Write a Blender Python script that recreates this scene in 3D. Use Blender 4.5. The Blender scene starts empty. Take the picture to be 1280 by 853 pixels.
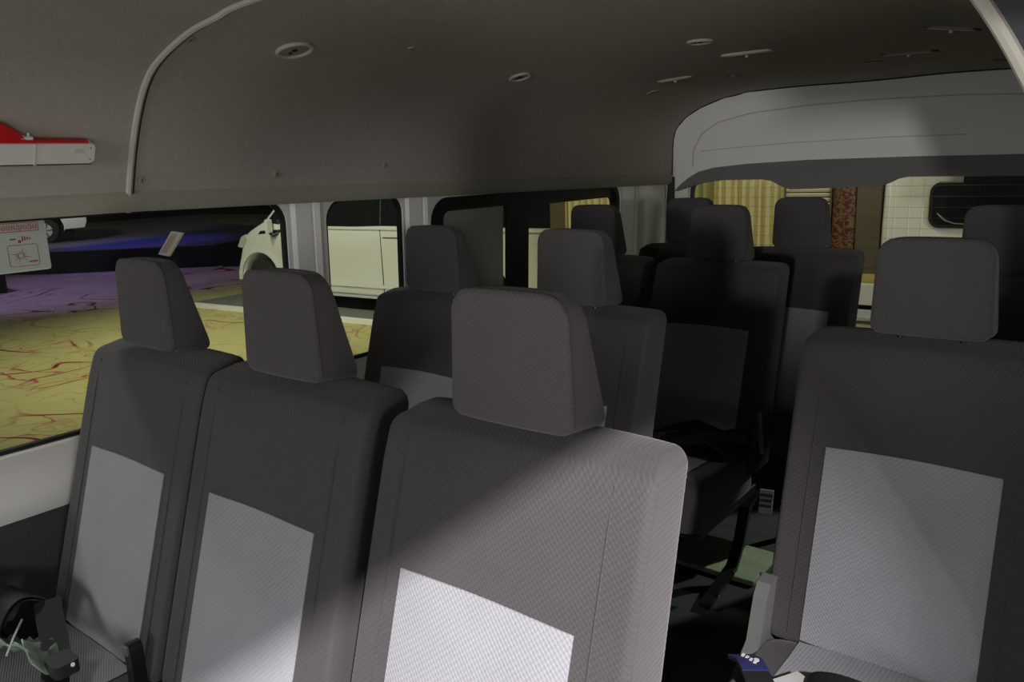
import bpy, bmesh, math, random
from mathutils import Vector, Matrix
random.seed(7)
S = bpy.context.scene
COL = S.collection

# ------------------------------------------------------------ camera, world, lights, exposure
def make_camera():
    yaw, pitch, roll = math.radians(38.5834), math.radians(12.4794), math.radians(-2.1776)
    f = Vector((-math.sin(yaw)*math.cos(pitch), math.cos(yaw)*math.cos(pitch), -math.sin(pitch)))
    r = Vector((math.cos(yaw), math.sin(yaw), 0)); u = r.cross(f)
    r2 = r*math.cos(roll)+u*math.sin(roll); u2 = -r*math.sin(roll)+u*math.cos(roll)
    cd = bpy.data.cameras.new('camera'); cd.sensor_width = 36; cd.lens = 998.06/1280*36; cd.clip_start = .02; cd.clip_end = 200
    c = bpy.data.objects.new('camera', cd); COL.objects.link(c)
    m = Matrix((r2, u2, -f)).transposed().to_4x4(); m.translation = Vector((0, 0, 1.9917)); c.matrix_world = m
    S.camera = c
make_camera()
S.view_settings.view_transform = 'Standard'; S.view_settings.look = 'None'; S.view_settings.gamma = 1
S.view_settings.exposure = 0.0
W = bpy.data.worlds.new('hall_dark'); S.world = W; W.use_nodes = True
W.node_tree.nodes['Background'].inputs[0].default_value = (.55, .5, .62, 1)
W.node_tree.nodes['Background'].inputs[1].default_value = .05

def lamp(name, kind, loc, target, power, color=(1, 1, 1), size=.3, angle=60, blend=.3, sy=None):
    l = bpy.data.lights.new(name, kind); l.energy = power; l.color = color
    if kind == 'SPOT': l.spot_size = math.radians(angle); l.spot_blend = blend; l.shadow_soft_size = size
    elif kind == 'AREA':
        l.size = size
        if sy: l.shape = 'RECTANGLE'; l.size_y = sy
    else: l.shadow_soft_size = size
    o = bpy.data.objects.new(name, l); COL.objects.link(o); o.location = loc
    o.rotation_euler = (Vector(target)-Vector(loc)).to_track_quat('-Z', 'Y').to_euler()
    return o
# hall key light entering by the sliding-door opening
lamp('hall_key_lamp', 'SPOT', (2.6, -1.9, 4.1), (-.50, .48, 1.45), 2500, (1, .95, .93), .10, 22, 1.0)
# added unseen fill light far in front of the van, at about eye height
lamp('front_fill_lamp', 'AREA', (.9, -5.5, 1.9), (-1.0, 3, 2.0), 22, (1, .97, .92), 1.6, sy=1.2)
lamp('stage_front_lamp', 'SPOT', (1.35, -5.2, 2.05), (-1.1, 3.7, 2.22), 560, (1, .98, .92), .12, 15, .9)
lamp('right_fill_lamp', 'AREA', (4.2, 3.722, 2.3), (-1.9, 3.3, 1.8), 160, (1, .98, .92), 1.0)  # added fill outside the right windows to brighten the rear pillars
lamp('cabin_front_fill', 'AREA', (-1.0, -3.4, 2.2), (-1.1, 3.4, 1.6), 44, (1, .98, .97), 1.5, sy=.8)  # added soft fill ahead of the cabin, brightening the seats
# light bounced off the hall floor through the open door
lamp('floor_bounce_lamp', 'AREA', (1.5, -.6, .3), (-1.2, 1.2, 2.3), 22, (1, .94, .86), 1.2, sy=1.6)
# yellow and purple stage lights over the carpet
lamp('yellow_stage_lamp', 'SPOT', (-8.5, 3.2, 7), (-8.0, 5.9, 0), 1000, (1, .98, .62), .4, 75, .8)
lamp('warm_carpet_lamp', 'SPOT', (-6.5, 1.2, 6.5), (-9.6, 4.3, 0), 330, (1, .95, .8), .4, 80, .8)
lamp('purple_stage_lamp', 'SPOT', (-15.5, 3.5, 6), (-16.0, 6.2, 0), 1000, (.30, .17, 1), .4, 60, .7)
lamp('blue_stage_lamp', 'SPOT', (-19, 9.3, 4), (-19, 9.6, .5), 330, (.12, .1, 1), .3, 70, .6)
lamp('van_side_lamp', 'SPOT', (-8, 1.5, 4.5), (-9.5, 7.3, 1), 300, (1, .98, .94), .4, 60, .6)
lamp('far_car_lamp', 'SPOT', (-17, 4, 5), (-22, 9, 1), 900, (1, .97, .85), .3, 40, .6)
lamp('sill_lamp', 'SPOT', (-5.2, .2, 4.2), (-1.95, .9, 1.35), 260, (.97, 1, .93), .2, 30, .6)
lamp('door_side_fill', 'AREA', (3.6, -1.3, 2.2), (-1.9, 1.1, 1.45), 44, (1, .97, .93), .6)  # added low fill through the door for pillars and sill
lamp('rear_corner_lamp', 'SPOT', (1.07, 6.5, 3.5), (-1.0, 2.38, .66), 600, (.9, 1, .85), .03, 7, .2)
lamp('curtain_lamp', 'SPOT', (-3.6, 6.0, 4.5), (-3.8, 8, 1.6), 190, (1, .93, .5), .2, 90, .6)
lamp('rear_van_lamp', 'SPOT', (-.2, 5.2, 4), (-1.2, 7.9, 1.4), 75, (1, .96, .9), .2, 80, .6)

# ------------------------------------------------------------ materials
def new_mat(name):
    m = bpy.data.materials.new(name); m.use_nodes = True
    return m, m.node_tree, m.node_tree.nodes['Principled BSDF']
def mat(name, col, rough=.5, metal=0, spec=.5, var=0, vscale=30, bump=0, bscale=200, emit=None, coat=0):
    m, t, b = new_mat(name)
    b.inputs['Base Color'].default_value = (*col, 1); b.inputs['Roughness'].default_value = rough
    b.inputs['Metallic'].default_value = metal; b.inputs['Specular IOR Level'].default_value = spec
    b.inputs['Coat Weight'].default_value = coat
    tc = t.nodes.new('ShaderNodeTexCoord')
    if var:
        n = t.nodes.new('ShaderNodeTexNoise'); n.inputs['Scale'].default_value = vscale; n.inputs['Detail'].default_value = 5
        t.links.new(tc.outputs['Object'], n.inputs['Vector'])
        r = t.nodes.new('ShaderNodeMapRange'); r.inputs['To Min'].default_value = 1-var; r.inputs['To Max'].default_value = 1+var
        t.links.new(n.outputs[0], r.inputs[0])
        mx = t.nodes.new('ShaderNodeVectorMath'); mx.operation = 'SCALE'; mx.inputs[0].default_value = col
        t.links.new(r.outputs[0], mx.inputs['Scale']); t.links.new(mx.outputs[0], b.inputs['Base Color'])
    if bump:
        n = t.nodes.new('ShaderNodeTexNoise'); n.inputs['Scale'].default_value = bscale; n.inputs['Detail'].default_value = 3
        t.links.new(tc.outputs['Object'], n.inputs['Vector'])
        bp = t.nodes.new('ShaderNodeBump'); bp.inputs['Strength'].default_value = bump; bp.inputs['Distance'].default_value = .002
        t.links.new(n.outputs[0], bp.inputs['Height']); t.links.new(bp.outputs[0], b.inputs['Normal'])
    if emit:
        b.inputs['Emission Color'].default_value = (*emit[:3], 1); b.inputs['Emission Strength'].default_value = emit[3]
    return m

def fabric(name, col, contrast, k=560., strength=.5):
    """woven seat cloth: staggered little lozenges in both colour and relief"""
    m, t, b = new_mat(name); N = t.nodes; L = t.links
    b.inputs['Roughness'].default_value = .9; b.inputs['Specular IOR Level'].default_value = .25
    b.inputs['Sheen Weight'].default_value = .15
    tc = N.new('ShaderNodeTexCoord'); sp = N.new('ShaderNodeSeparateXYZ'); L.new(tc.outputs['Object'], sp.inputs[0])
    def M(op, a, bb=None, c=None):
        n = N.new('ShaderNodeMath'); n.operation = op
        for i, v in enumerate((a, bb, c)):
            if v is None: continue
            if isinstance(v, (int, float)): n.inputs[i].default_value = v
            else: L.new(v, n.inputs[i])
        return n.outputs[0]
    u = M('ADD', sp.outputs[0], M('MULTIPLY', sp.outputs[1], .73))
    v = M('SUBTRACT', sp.outputs[2], M('MULTIPLY', sp.outputs[1], .8))
    a = M('SINE', M('MULTIPLY', M('ADD', u, v), k)); c = M('SINE', M('MULTIPLY', M('SUBTRACT', v, M('MULTIPLY', u, .55)), k*1.25))
    h = M('MULTIPLY', M('ADD', a, c), .5)
    nz = N.new('ShaderNodeTexNoise'); nz.inputs['Scale'].default_value = 900; nz.inputs['Detail'].default_value = 2
    L.new(tc.outputs['Object'], nz.inputs['Vector'])
    big = N.new('ShaderNodeTexNoise'); big.inputs['Scale'].default_value = 9; big.inputs['Detail'].default_value = 3
    L.new(tc.outputs['Object'], big.inputs['Vector'])
    tot = M('ADD', M('MULTIPLY', h, contrast), M('ADD', M('MULTIPLY', M('SUBTRACT', nz.outputs[0], .5), .5), M('MULTIPLY', M('SUBTRACT', big.outputs[0], .5), .25)))
    sc = M('ADD', 1., tot)
    vm = N.new('ShaderNodeVectorMath'); vm.operation = 'SCALE'; vm.inputs[0].default_value = col
    L.new(sc, vm.inputs['Scale']); L.new(vm.outputs[0], b.inputs['Base Color'])
    bp = N.new('ShaderNodeBump'); bp.inputs['Strength'].default_value = strength; bp.inputs['Distance'].default_value = .0015
    L.new(M('ADD', h, M('MULTIPLY', nz.outputs[0], .6)), bp.inputs['Height']); L.new(bp.outputs[0], b.inputs['Normal'])
    return m

M_dark = fabric('dark_seat_cloth', (.056, .052, .056), .13, 820., .28)
M_light = fabric('light_seat_cloth', (.28, .284, .315), .09, 820., .28)
M_seam = mat('seam_thread', (.03, .028, .03), .8)
M_plast = mat('dark_plastic', (.025, .025, .027), .45, bump=.15)
M_gplast = mat('grey_plastic', (.13, .134, .13), .5, bump=.15, bscale=400)
M_black = mat('black_metal', (.012, .012, .013), .4)
M_rubber = mat('black_rubber', (.006, .006, .007), .55)
M_strap = mat('belt_webbing', (.012, .012, .013), .6, bump=.5, bscale=600)
M_chrome = mat('chrome', (.75, .75, .75), .15, 1)
M_head = mat('headliner_cloth', (.40, .375, .345), .95, var=.10, vscale=60, bump=.5, bscale=350, spec=.15)
M_head2 = mat('headliner_lip_cloth', (.33, .325, .265), .95, var=.10, vscale=60, bump=.5, bscale=350, spec=.15)
M_skin = mat('dark_roof_skin', (.010, .012, .022), .6)
M_strip = mat('headliner_joint_plastic', (.47, .455, .41), .7)
M_white = mat('white_body_paint', (.80, .80, .77), .35, coat=.3, var=.03, vscale=8)
M_door = mat('white_door_panel', (.62, .62, .59), .6, var=.03, vscale=8, spec=.3)
M_cover = mat('white_trim_plastic', (.70, .69, .68), .5)
M_greytrim = mat('grey_rear_trim', (.125, .12, .115), .75, bump=.3, bscale=300)
M_lower = mat('dark_side_trim', (.055, .055, .058), .8, var=.2, vscale=120, bump=.5, bscale=300)
M_floor = mat('dark_vinyl_floor', (.03, .03, .03), .7, var=.2, vscale=40, bump=.2)
M_litpatch = mat('olive_light_patch', (.36, .40, .28), .9, var=.25, vscale=90, bump=.8, bscale=200)  # pale colour stands in for light falling on the floor
M_red = mat('red_plastic', (.55, .008, .012), .4)
M_stick = mat('sticker_film', (.62, .64, .62), .6)
M_sred = mat('sticker_red_print', (.38, .06, .07), .7)
M_spink = mat('sticker_pink_print', (.66, .50, .50), .7)
M_cvan = mat('parked_van_paint', (.72, .74, .70), .3, coat=.5)
M_dglass = mat('tinted_car_glass', (.008, .010, .009), .08, spec=.6)
M_tyre = mat('tyre_rubber', (.012, .012, .012), .8)
M_rim = mat('wheel_alloy', (.6, .6, .62), .25, .9)
M_tail = mat('red_tail_lens', (.6, .01, .02), .2)
M_lens = mat('clear_lamp_lens', (.5, .5, .48), .1)
M_stage = mat('black_stage_board', (.004, .004, .005), .9, spec=.1)
M_deck = mat('grey_stage_deck', (.10, .10, .11), .7, var=.15, vscale=6)
M_plate = mat('grey_platform_carpet', (.16, .17, .16), .9, var=.1, vscale=20)
M_edge = mat('white_platform_edge', (.85, .85, .8), .5)
M_hallw = mat('black_hall_drape', (.004, .004, .005), .9)
M_slat = mat('cream_slat', (.62, .56, .42), .6)
M_brown = mat('brown_wall_panel', (.10, .08, .05), .7, var=.15, vscale=4)
M_navy = mat('navy_woven_tag', (.02, .02, .10), .7, var=.3, vscale=300)
M_tagw = mat('white_tag_print', (.6, .6, .62), .7)
M_wrap = mat('pale_green_wrap', (.26, .34, .28), .25, var=.35, vscale=45, bump=.6, bscale=60)
M_label = mat('pale_label', (.55, .55, .55), .6)

def glass(name, col, alpha):
    """thin window pane: mostly clear film with a mirror-like coat"""
    m, t, b = new_mat(name); N = t.nodes; L = t.links
    tr = N.new('ShaderNodeBsdfTransparent'); tr.inputs[0].default_value = (*col, 1)
    b.inputs['Base Color'].default_value = (*[c*.2 for c in col], 1); b.inputs['Roughness'].default_value = .05
    mx = N.new('ShaderNodeMixShader'); mx.inputs[0].default_value = alpha
    L.new(tr.outputs[0], mx.inputs[1]); L.new(b.outputs[0], mx.inputs[2])
    L.new(mx.outputs[0], N['Material Output'].inputs[0]); return m
M_pane = glass('clear_window_glass', (.93, .95, .93), .04)
M_tint = glass('milky_tinted_glass', (.30, .34, .29), .85)
M_tint.node_tree.nodes['Principled BSDF'].inputs['Base Color'].default_value = (.40, .42, .35, 1)
M_tint.node_tree.nodes['Principled BSDF'].inputs['Roughness'].default_value = .35
M_priv = glass('dark_privacy_glass', (.34, .36, .33), .06)

def carpet_mat():
    m, t, b = new_mat('swirl_carpet'); N = t.nodes; L = t.links
    b.inputs['Roughness'].default_value = .95; b.inputs['Specular IOR Level'].default_value = .1
    tc = N.new('ShaderNodeTexCoord')
    def noise(scale, det, dist, off):
        mp = N.new('ShaderNodeMapping'); mp.inputs['Location'].default_value = off; mp.inputs['Scale'].default_value = (1, 1.15, 1)
        L.new(tc.outputs['Object'], mp.inputs[0])
        n = N.new('ShaderNodeTexNoise'); n.inputs['Scale'].default_value = scale; n.inputs['Detail'].default_value = det; n.inputs['Distortion'].default_value = dist
        L.new(mp.outputs[0], n.inputs['Vector']); return n.outputs[0]
    def M(op, a, bb=None):
        n = N.new('ShaderNodeMath'); n.operation = op
        for i, v in enumerate((a, bb)):
            if v is None: continue
            if isinstance(v, (int, float)): n.inputs[i].default_value = v
            else: L.new(v, n.inputs[i])
        return n.outputs[0]
    def line(n, lvl, w):      # 1 on the contour of the noise, 0 away from it
        d = M('ABSOLUTE', M('SUBTRACT', n, lvl)); r = N.new('ShaderNodeMapRange'); r.inputs['From Min'].default_value = w*.45; r.inputs['From Max'].default_value = w
        r.inputs['To Min'].default_value = 1; r.inputs['To Max'].default_value = 0; L.new(d, r.inputs[0]); return r.outputs[0]
    def gate(n, a, bb):
        r = N.new('ShaderNodeMapRange'); r.inputs['From Min'].default_value = a; r.inputs['From Max'].default_value = bb; L.new(n, r.inputs[0]); return r.outputs[0]
    n1 = noise(.42, .6, 1.7, (3, 1, 0)); n2 = noise(.9, .8, 2.0, (8, 4, 0)); n3 = noise(.5, 1, .6, (1, 9, 0)); n4 = noise(1.2, .5, 2.0, (5, 2, 0))
    def mix(fac, c1, c2):
        x = N.new('ShaderNodeMix'); x.data_type = 'RGBA'
        if isinstance(fac, float): x.inputs[0].default_value = fac
        else: L.new(fac, x.inputs[0])
        for i, c in ((6, c1), (7, c2)):
            if isinstance(c, tuple): x.inputs[i].default_value = (*c, 1)
            else: L.new(c, x.inputs[i])
        return x.outputs[2]
    base = mix(noise(1.1, 4, .4, (0, 0, 0)), (.42, .39, .17), (.58, .54, .27))
    c = mix(M('MULTIPLY', line(n4, .5, .018), .45), base, (.35, .24, .10))
    c = mix(M('MULTIPLY', line(n2, .47, .013), gate(n3, .52, .60)), c, (.42, .10, .10))
    c = mix(M('MULTIPLY', line(n1, .52, .016), gate(n3, .50, .60)), c, (.22, .010, .02))
    c = mix(M('MULTIPLY', line(n1, .40, .008), .6), c, (.36, .20, .12))
    L.new(c, b.inputs['Base Color']); return m
M_carpet = carpet_mat()

def damask_mat():
    m, t, b = new_mat('red_gold_damask'); N = t.nodes; L = t.links
    tc = N.new('ShaderNodeTexCoord'); n = N.new('ShaderNodeTexNoise'); n.inputs['Scale'].default_value = 14; n.inputs['Distortion'].default_value = 2.5; n.inputs['Detail'].default_value = 1
    L.new(tc.outputs['Object'], n.inputs['Vector']); r = N.new('ShaderNodeValToRGB'); L.new(n.outputs[0], r.inputs[0])
    r.color_ramp.elements[0].position = .47; r.color_ramp.elements[0].color = (.07, .006, .005, 1)
    r.color_ramp.elements[1].position = .53; r.color_ramp.elements[1].color = (.16, .09, .035, 1)
    L.new(r.outputs[0], b.inputs['Base Color']); b.inputs['Roughness'].default_value = .7; return m
M_damask = damask_mat()
M_curt = mat('yellow_curtain_cloth', (.62, .56, .30), .85, var=.08, vscale=3)

# ------------------------------------------------------------ mesh helpers
Z0 = 1.65                      # headrest-bottom datum above the hall floor
def obj(name, verts, faces, m, parent=None, smooth=False, loc=None):
    me = bpy.data.meshes.new(name); me.from_pydata([tuple(v) for v in verts], [], faces); me.materials.append(m)
    bm = bmesh.new(); bm.from_mesh(me); bmesh.ops.recalc_face_normals(bm, faces=bm.faces); bm.to_mesh(me); bm.free()
    if smooth:
        for p in me.polygons: p.use_smooth = True
        try: me.set_sharp_from_angle(angle=math.radians(40))
        except Exception: pass
    o = bpy.data.objects.new(name, me); COL.objects.link(o)
    if parent: o.parent = parent
    if loc: o.location = loc
    return o
class MB:
    def __init__(s): s.v = []; s.f = []
    def add(s, v, f):
        n = len(s.v); s.v += [tuple(p) for p in v]; s.f += [tuple(i+n for i in q) for q in f]; return s
    def box(s, x0, x1, y0, y1, z0, z1, bev=0):
        bm = bmesh.new(); bmesh.ops.create_cube(bm, size=1)
        for v in bm.verts: v.co = Vector(((x0+x1)/2+v.co.x*(x1-x0), (y0+y1)/2+v.co.y*(y1-y0), (z0+z1)/2+v.co.z*(z1-z0)))
        if bev: bmesh.ops.bevel(bm, geom=bm.edges[:], offset=bev, segments=2, affect='EDGES', profile=.5)
        s.bm(bm); return s
    def bm(s, bm):
        bm.verts.index_update(); s.add([v.co.copy() for v in bm.verts], [[v.index for v in f.verts] for f in bm.faces]); bm.free(); return s
    def tube(s, pts, r, n=8, closed=False, cap=True):
        pts = [Vector(p) for p in pts]; N = len(pts); rings = []; up = None
        for i, p in enumerate(pts):
            a = pts[(i-1) % N] if (closed or i) else p; b = pts[(i+1) % N] if (closed or i < N-1) else p
            t = (b-a).normalized()
            if up is None: up = Vector((0, 0, 1)) if abs(t.z) < .9 else Vector((1, 0, 0))
            x = t.cross(up).normalized(); up = x.cross(t).normalized()
            rr = r[i] if isinstance(r, (list, tuple)) else r
            rings.append([p+(x*math.cos(2*math.pi*k/n)+up*math.sin(2*math.pi*k/n))*rr for k in range(n)])
        v = [q for g in rings for q in g]; f = []
        for i in range(N if closed else N-1):
            j = (i+1) % N
            for k in range(n): f.append((i*n+k, i*n+(k+1) % n, j*n+(k+1) % n, j*n+k))
        if not closed and cap: f += [tuple(range(n))[::-1], tuple((N-1)*n+k for k in range(n))]
        return s.add(v, f)
    def ribbon(s, pts, wdir, w, t=.0015):
        pts = [Vector(p) for p in pts]; wd = [Vector(q).normalized() for q in (wdir if isinstance(wdir[0], (tuple, list, Vector)) else [wdir]*len(pts))]
        v = []; f = []
        for i, p in enumerate(pts):
            a = pts[max(0, i-1)]; b = pts[min(len(pts)-1, i+1)]; tg = (b-a).normalized(); nn = tg.cross(wd[i]).normalized()
            for sx, sn in ((-1, -1), (1, -1), (1, 1), (-1, 1)): v.append(p+wd[i]*sx*w/2+nn*sn*t)
        for i in range(len(pts)-1):
            for k in range(4): f.append((i*4+k, i*4+(k+1) % 4, i*4+4+(k+1) % 4, i*4+4+k))
        f += [(0, 1, 2, 3), tuple(len(v)-4+k for k in range(4))]
        return s.add(v, f)
    def prism(s, poly, axis, a, b, fn=None):
        """extrude a polygon; axis 0: poly=(y,z), 1: (x,z), 2: (x,y)"""
        def P(p, h): return {0: (h, p[0], p[1]), 1: (p[0], h, p[1]), 2: (p[0], p[1], h)}[axis]
        n = len(poly); v = [P(p, a) for p in poly]+[P(p, b) for p in poly]
        f = [tuple(range(n)), tuple(range(n, 2*n))[::-1]]+[(i, (i+1) % n, n+(i+1) % n, n+i) for i in range(n)]
        return s.add(v, f)
    def xf(s, mtx): s.v = [tuple(mtx @ Vector(p)) for p in s.v]; return s
    def build(s, name, m, parent=None, smooth=False): return obj(name, s.v, s.f, m, parent, smooth)
    def each(s, name, m, parent=None, smooth=False):
        """one object for every connected piece"""
        par = list(range(len(s.v)))
        def fd(i):
            while par[i] != i: par[i] = par[par[i]]; i = par[i]
            return i
        for f in s.f:
            for k in f[1:]: par[fd(k)] = fd(f[0])
        gr = {}
        for f in s.f: gr.setdefault(fd(f[0]), []).append(f)
        out = []
        for fs in gr.values():
            ids = sorted({i for f in fs for i in f}); mp = {i: k for k, i in enumerate(ids)}
            out.append(obj(name, [s.v[i] for i in ids], [tuple(mp[i] for i in f) for f in fs], m, parent, smooth))
        return out
def rrect(a0, a1, b0, b1, r, n=5, sub=1):
    """rounded rectangle outline, counter-clockwise, edges subdivided; r may be (bl, br, tr, tl)"""
    if not isinstance(r, (tuple, list)): r = (r,)*4
    out = []
    cs = ((a0, b0, r[0], 180, 1, 1), (a1, b0, r[1], 270, -1, 1), (a1, b1, r[2], 0, -1, -1), (a0, b1, r[3], 90, 1, -1))
    for cx, cy, rr, st, sx, sy in cs:
        for k in range(n+1):
            t = math.radians(st+90*k/n); out.append((cx+sx*rr+rr*math.cos(t), cy+sy*rr+rr*math.sin(t)))
    if sub > 1:
        res = []; N = len(out)
        for i in range(N):
            p, q = out[i], out[(i+1) % N]; k = sub if (i % (n+1)) == n else 1
            for j in range(k): res.append((p[0]+(q[0]-p[0])*j/k, p[1]+(q[1]-p[1])*j/k))
        out = res
    return out
def pillow(outline, d, r, deform, rb=None, segs=4, caps=(0, .3, .55, .75, .9)):
    """solid of a 2-D outline, depth d, rounded rims; deform(u, v, w, front) -> point. w: 0 front .. d back"""
    rb = rb or r; cx = sum(p[0] for p in outline)/len(outline); cy = sum(p[1] for p in outline)/len(outline)
    hw = max(abs(p[0]-cx) for p in outline); hh = max(abs(p[1]-cy) for p in outline); hm = min(hw, hh)
    rings = []
    for s in caps[1:]: rings.append((s*(1-r/hm), 0, 0))
    for k in range(segs+1):
        t = math.pi/2*k/segs; rings.append((None, r*(1-math.cos(t)), r*(1-math.sin(t)), 'f'))
    rings = [(1-q[2]/hm if q[0] is None else q[0], q[1]) if len(q) > 3 else (q[0], q[1]) for q in rings]
    # proper inset for the rim rings: move by distance, not scale
    full = []
    def ins(dist): 
        o = []
        for (x, y) in outline:
            o.append((cx+(x-cx)*(1-dist/hw), cy+(y-cy)*(1-dist/hh)))
        return o
    v = []; f = []; N = len(outline)
    fr = []
    for s in caps[1:]: fr.append(([(cx+(x-cx)*s, cy+(y-cy)*s) for x, y in ins(r)], 0, s))
    for k in range(segs+1):
        t = math.pi/2*k/segs; fr.append((ins(r*(1-math.sin(t))), r*(1-math.cos(t)), 1))
    bk = []
    for k in range(segs, -1, -1):
        t = math.pi/2*k/segs; bk.append((ins(rb*(1-math.sin(t))), d-rb*(1-math.cos(t)), 1))
    for s in caps[:0:-1]: bk.append(([(cx+(x-cx)*s, cy+(y-cy)*s) for x, y in ins(rb)], d, s))
    mid = [(outline, d*.5, 1)]
    seq = fr+mid+bk
    v.append(deform(cx, cy, 0))
    for ol, w, s in seq:
        for (x, y) in ol: v.append(deform(x, y, w))
    v.append(deform(cx, cy, d))
    for k in range(N): f.append((0, 1+k, 1+(k+1) % N))
    for i in range(len(seq)-1):
        for k in range(N):
            a = 1+i*N; b = a+N; f.append((a+k, b+k, b+(k+1) % N, a+(k+1) % N))
    last = len(v)-1; a = 1+(len(seq)-1)*N
    for k in range(N): f.append((last, a+(k+1) % N, a+k))
    return v, f
def empty(name, loc=(0, 0, 0), rz=0):
    o = bpy.data.objects.new(name, None); COL.objects.link(o); o.location = loc; o.rotation_euler = (0, 0, rz); o.empty_display_size = .1; return o
def tag(o, label, cat, group=None):
    o['label'] = label; o['category'] = cat
    if group: o['group'] = group
    return o
def struct(o, label=None):
    o['kind'] = 'structure'
    if label: o['label'] = label
    return o
def copy_tree(o, parent=None):
    c = o.copy(); COL.objects.link(c); c.parent = parent
    for ch in list(o.children): copy_tree(ch, c)
    return c

# ------------------------------------------------------------ van shell
ZR = Z0
YA, YB = -.8, 3.70
FR = [(-1.905, .266), (-1.888, .31), (-1.847, .402), (-1.797, .487), (-1.742, .55), (-1.675, .589), (-1.556, .626), (-1.452, .642), (-1.345, .655), (-.975, .668)]
BK = [(-1.905, .215), (-1.890, .26), (-1.882, .43), (-1.847, .504), (-1.764, .563), (-1.642, .605), (-1.556, .62), (-1.487, .629), (-1.268, .634), (-.975, .630)]
def half(y):
    t = min(1, max(0, (y-.944)/2.756)); return [((1-t)*a[0]+t*b[0], (1-t)*a[1]+t*b[1]) for a, b in zip(FR, BK)]
def prof(y, fine=4):
    p = half(y); p = p+[(-1.95-x, z) for x, z in p[-2::-1]]
    out = []
    for i in range(len(p)-1):
        p0 = p[max(0, i-1)]; p1 = p[i]; p2 = p[i+1]; p3 = p[min(len(p)-1, i+2)]
        for k in range(fine):
            t = k/fine
            if i == 0 or i == len(p)-2: out.append(tuple(p1[j]+(p2[j]-p1[j])*t for j in (0, 1))); continue
            out.append(tuple(.5*((2*p1[j])+(-p0[j]+p2[j])*t+(2*p0[j]-5*p1[j]+4*p2[j]-p3[j])*t*t+(-p0[j]+3*p1[j]-3*p2[j]+p3[j])*t**3) for j in (0, 1)))
    out.append(p[-1]); return out
def headliner(ys, cut=9):
    v = []; f = []; g = []; n = None
    for y in ys:
        P = [p for p in prof(y) if p[0] < cut]; n = len(P); v += [(x, y, z+ZR) for x, z in P]
        cx = -.975; v += [(cx+(x-cx)*1.04, y, z+ZR+.05+max(0, .02)) for x, z in P]
    for i in range(len(ys)-1):
        a = i*2*n; b = a+2*n
        for k in range(n-1):
            f.append((a+k, a+k+1, b+k+1, b+k)); g.append((a+n+k, b+n+k, b+n+k+1, a+n+k+1))
        for k in (0, n-1): g.append((a+k, b+k, b+n+k, a+n+k))
    for a in (0, (len(ys)-1)*2*n):
        for k in range(n-1): g.append((a+k, a+k+1, a+n+k+1, a+n+k))
    o = obj('ceiling', v, f, M_head, smooth=True); obj('roof_skin', v, g, M_skin, o)
    return o
CEIL = struct(headliner([.944, 1.3, 1.7, 2.1, 2.5, 2.9, 3.3, YB]), 'grey cloth headliner of the high van roof')
# over the sliding-door opening the roof lining stops at the door head
fh = headliner([YA, -.3, .2, .6, .944], -.2); fh.name = 'front_section'; fh.data.name = 'front_section'; fh.parent = CEIL
mb = MB(); mb.box(-.26, .07, YA, .94, ZR+.60, ZR+.66); mb.box(.01, .07, YA, 1.1, ZR+.455, ZR+.60)
struct(mb.build('trim_6', M_skin), 'dark roof rail over the sliding door opening')
# rolled lower lip of the headliner above the side windows
def lip():
    mb = MB(); ys = [YA+.05*i for i in range(int((YB-YA)/.05)+1)]
    v = []; f = []
    for y in ys:
        x, z = half(y)[0]; z += ZR; sec = [(x+.012, z+.055), (x+.022, z+.040), (x+.021, z+.012), (x+.012, z-.001), (x-.02, z-.002), (x-.03, z+.02)]
        v += [(a, y, b) for a, b in sec]
    n = 6
    for i in range(len(ys)-1):
        for k in range(n-1): f.append((i*n+k, i*n+k+1, i*n+n+k+1, i*n+n+k))
    o = obj('headliner_lip', v, f, M_head2, CEIL, smooth=True); return o
lip()
# joint strip following the roof arch, and the headliner pieces' press studs
P = prof(.944, 6)
mb = MB(); mb.tube([(x, .944, z+ZR-.001) for x, z in P], .0075, 8)
struct(mb.build('trim_1', M_strip, None, True), 'pale joint strip arching across the headliner')
mb = MB(); mb.tube([(x+(.003 if x < -1 else -.003), .953, z+ZR-.002) for x, z in P], .0025, 6)
mb.build('gap_shadow_line', M_seam, CEIL, True)

WX = lambda z: -1.92-.047*(.27-z)      # left wall leans outwards towards the floor (z relative to datum)
def cell(mb, fx, a0, a1, b0, b1, hole, back):
    """wall piece with a rounded hole; fx(z)->x"""
    pts = hole; n = len(pts); outer = []
    hx = (min(p[0] for p in pts)+max(p[0] for p in pts))/2; hz = (min(p[1] for p in pts)+max(p[1] for p in pts))/2
    for (y, z) in pts:
        dy, dz = y-hx, z-hz; ty = ((a1-hx)/dy if dy > 0 else (a0-hx)/dy) if abs(dy) > 1e-9 else 1e9; tz = ((b1-hz)/dz if dz > 0 else (b0-hz)/dz) if abs(dz) > 1e-9 else 1e9
        t = min(ty, tz); outer.append((hx+dy*t, hz+dz*t))
    # snap the nearest outline points onto the cell corners
    for c in ((a0, b0), (a1, b0), (a1, b1), (a0, b1)):
        i = min(range(n), key=lambda k: (outer[k][0]-c[0])**2+(outer[k][1]-c[1])**2); outer[i] = c
    v = [(fx(z), y, z+ZR) for y, z in pts]+[(fx(z), y, z+ZR) for y, z in outer]+[(fx(z)+back, y, z+ZR) for y, z in pts]
    f = []
    for k in range(n):
        j = (k+1) % n; f.append((k, j, n+j, n+k)); f.append((k, j, 2*n+j, 2*n+k))
    mb.add(v, f)
Lwin = [(-.35, 1.405, -.25, .268, (.06, .055, .065, .06)), (1.545, 1.862, -.25, .258, (.05, .05, .055, .06)), (1.993, 3.262, -.25, .238, (.07, .07, .08, .08))]
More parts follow.
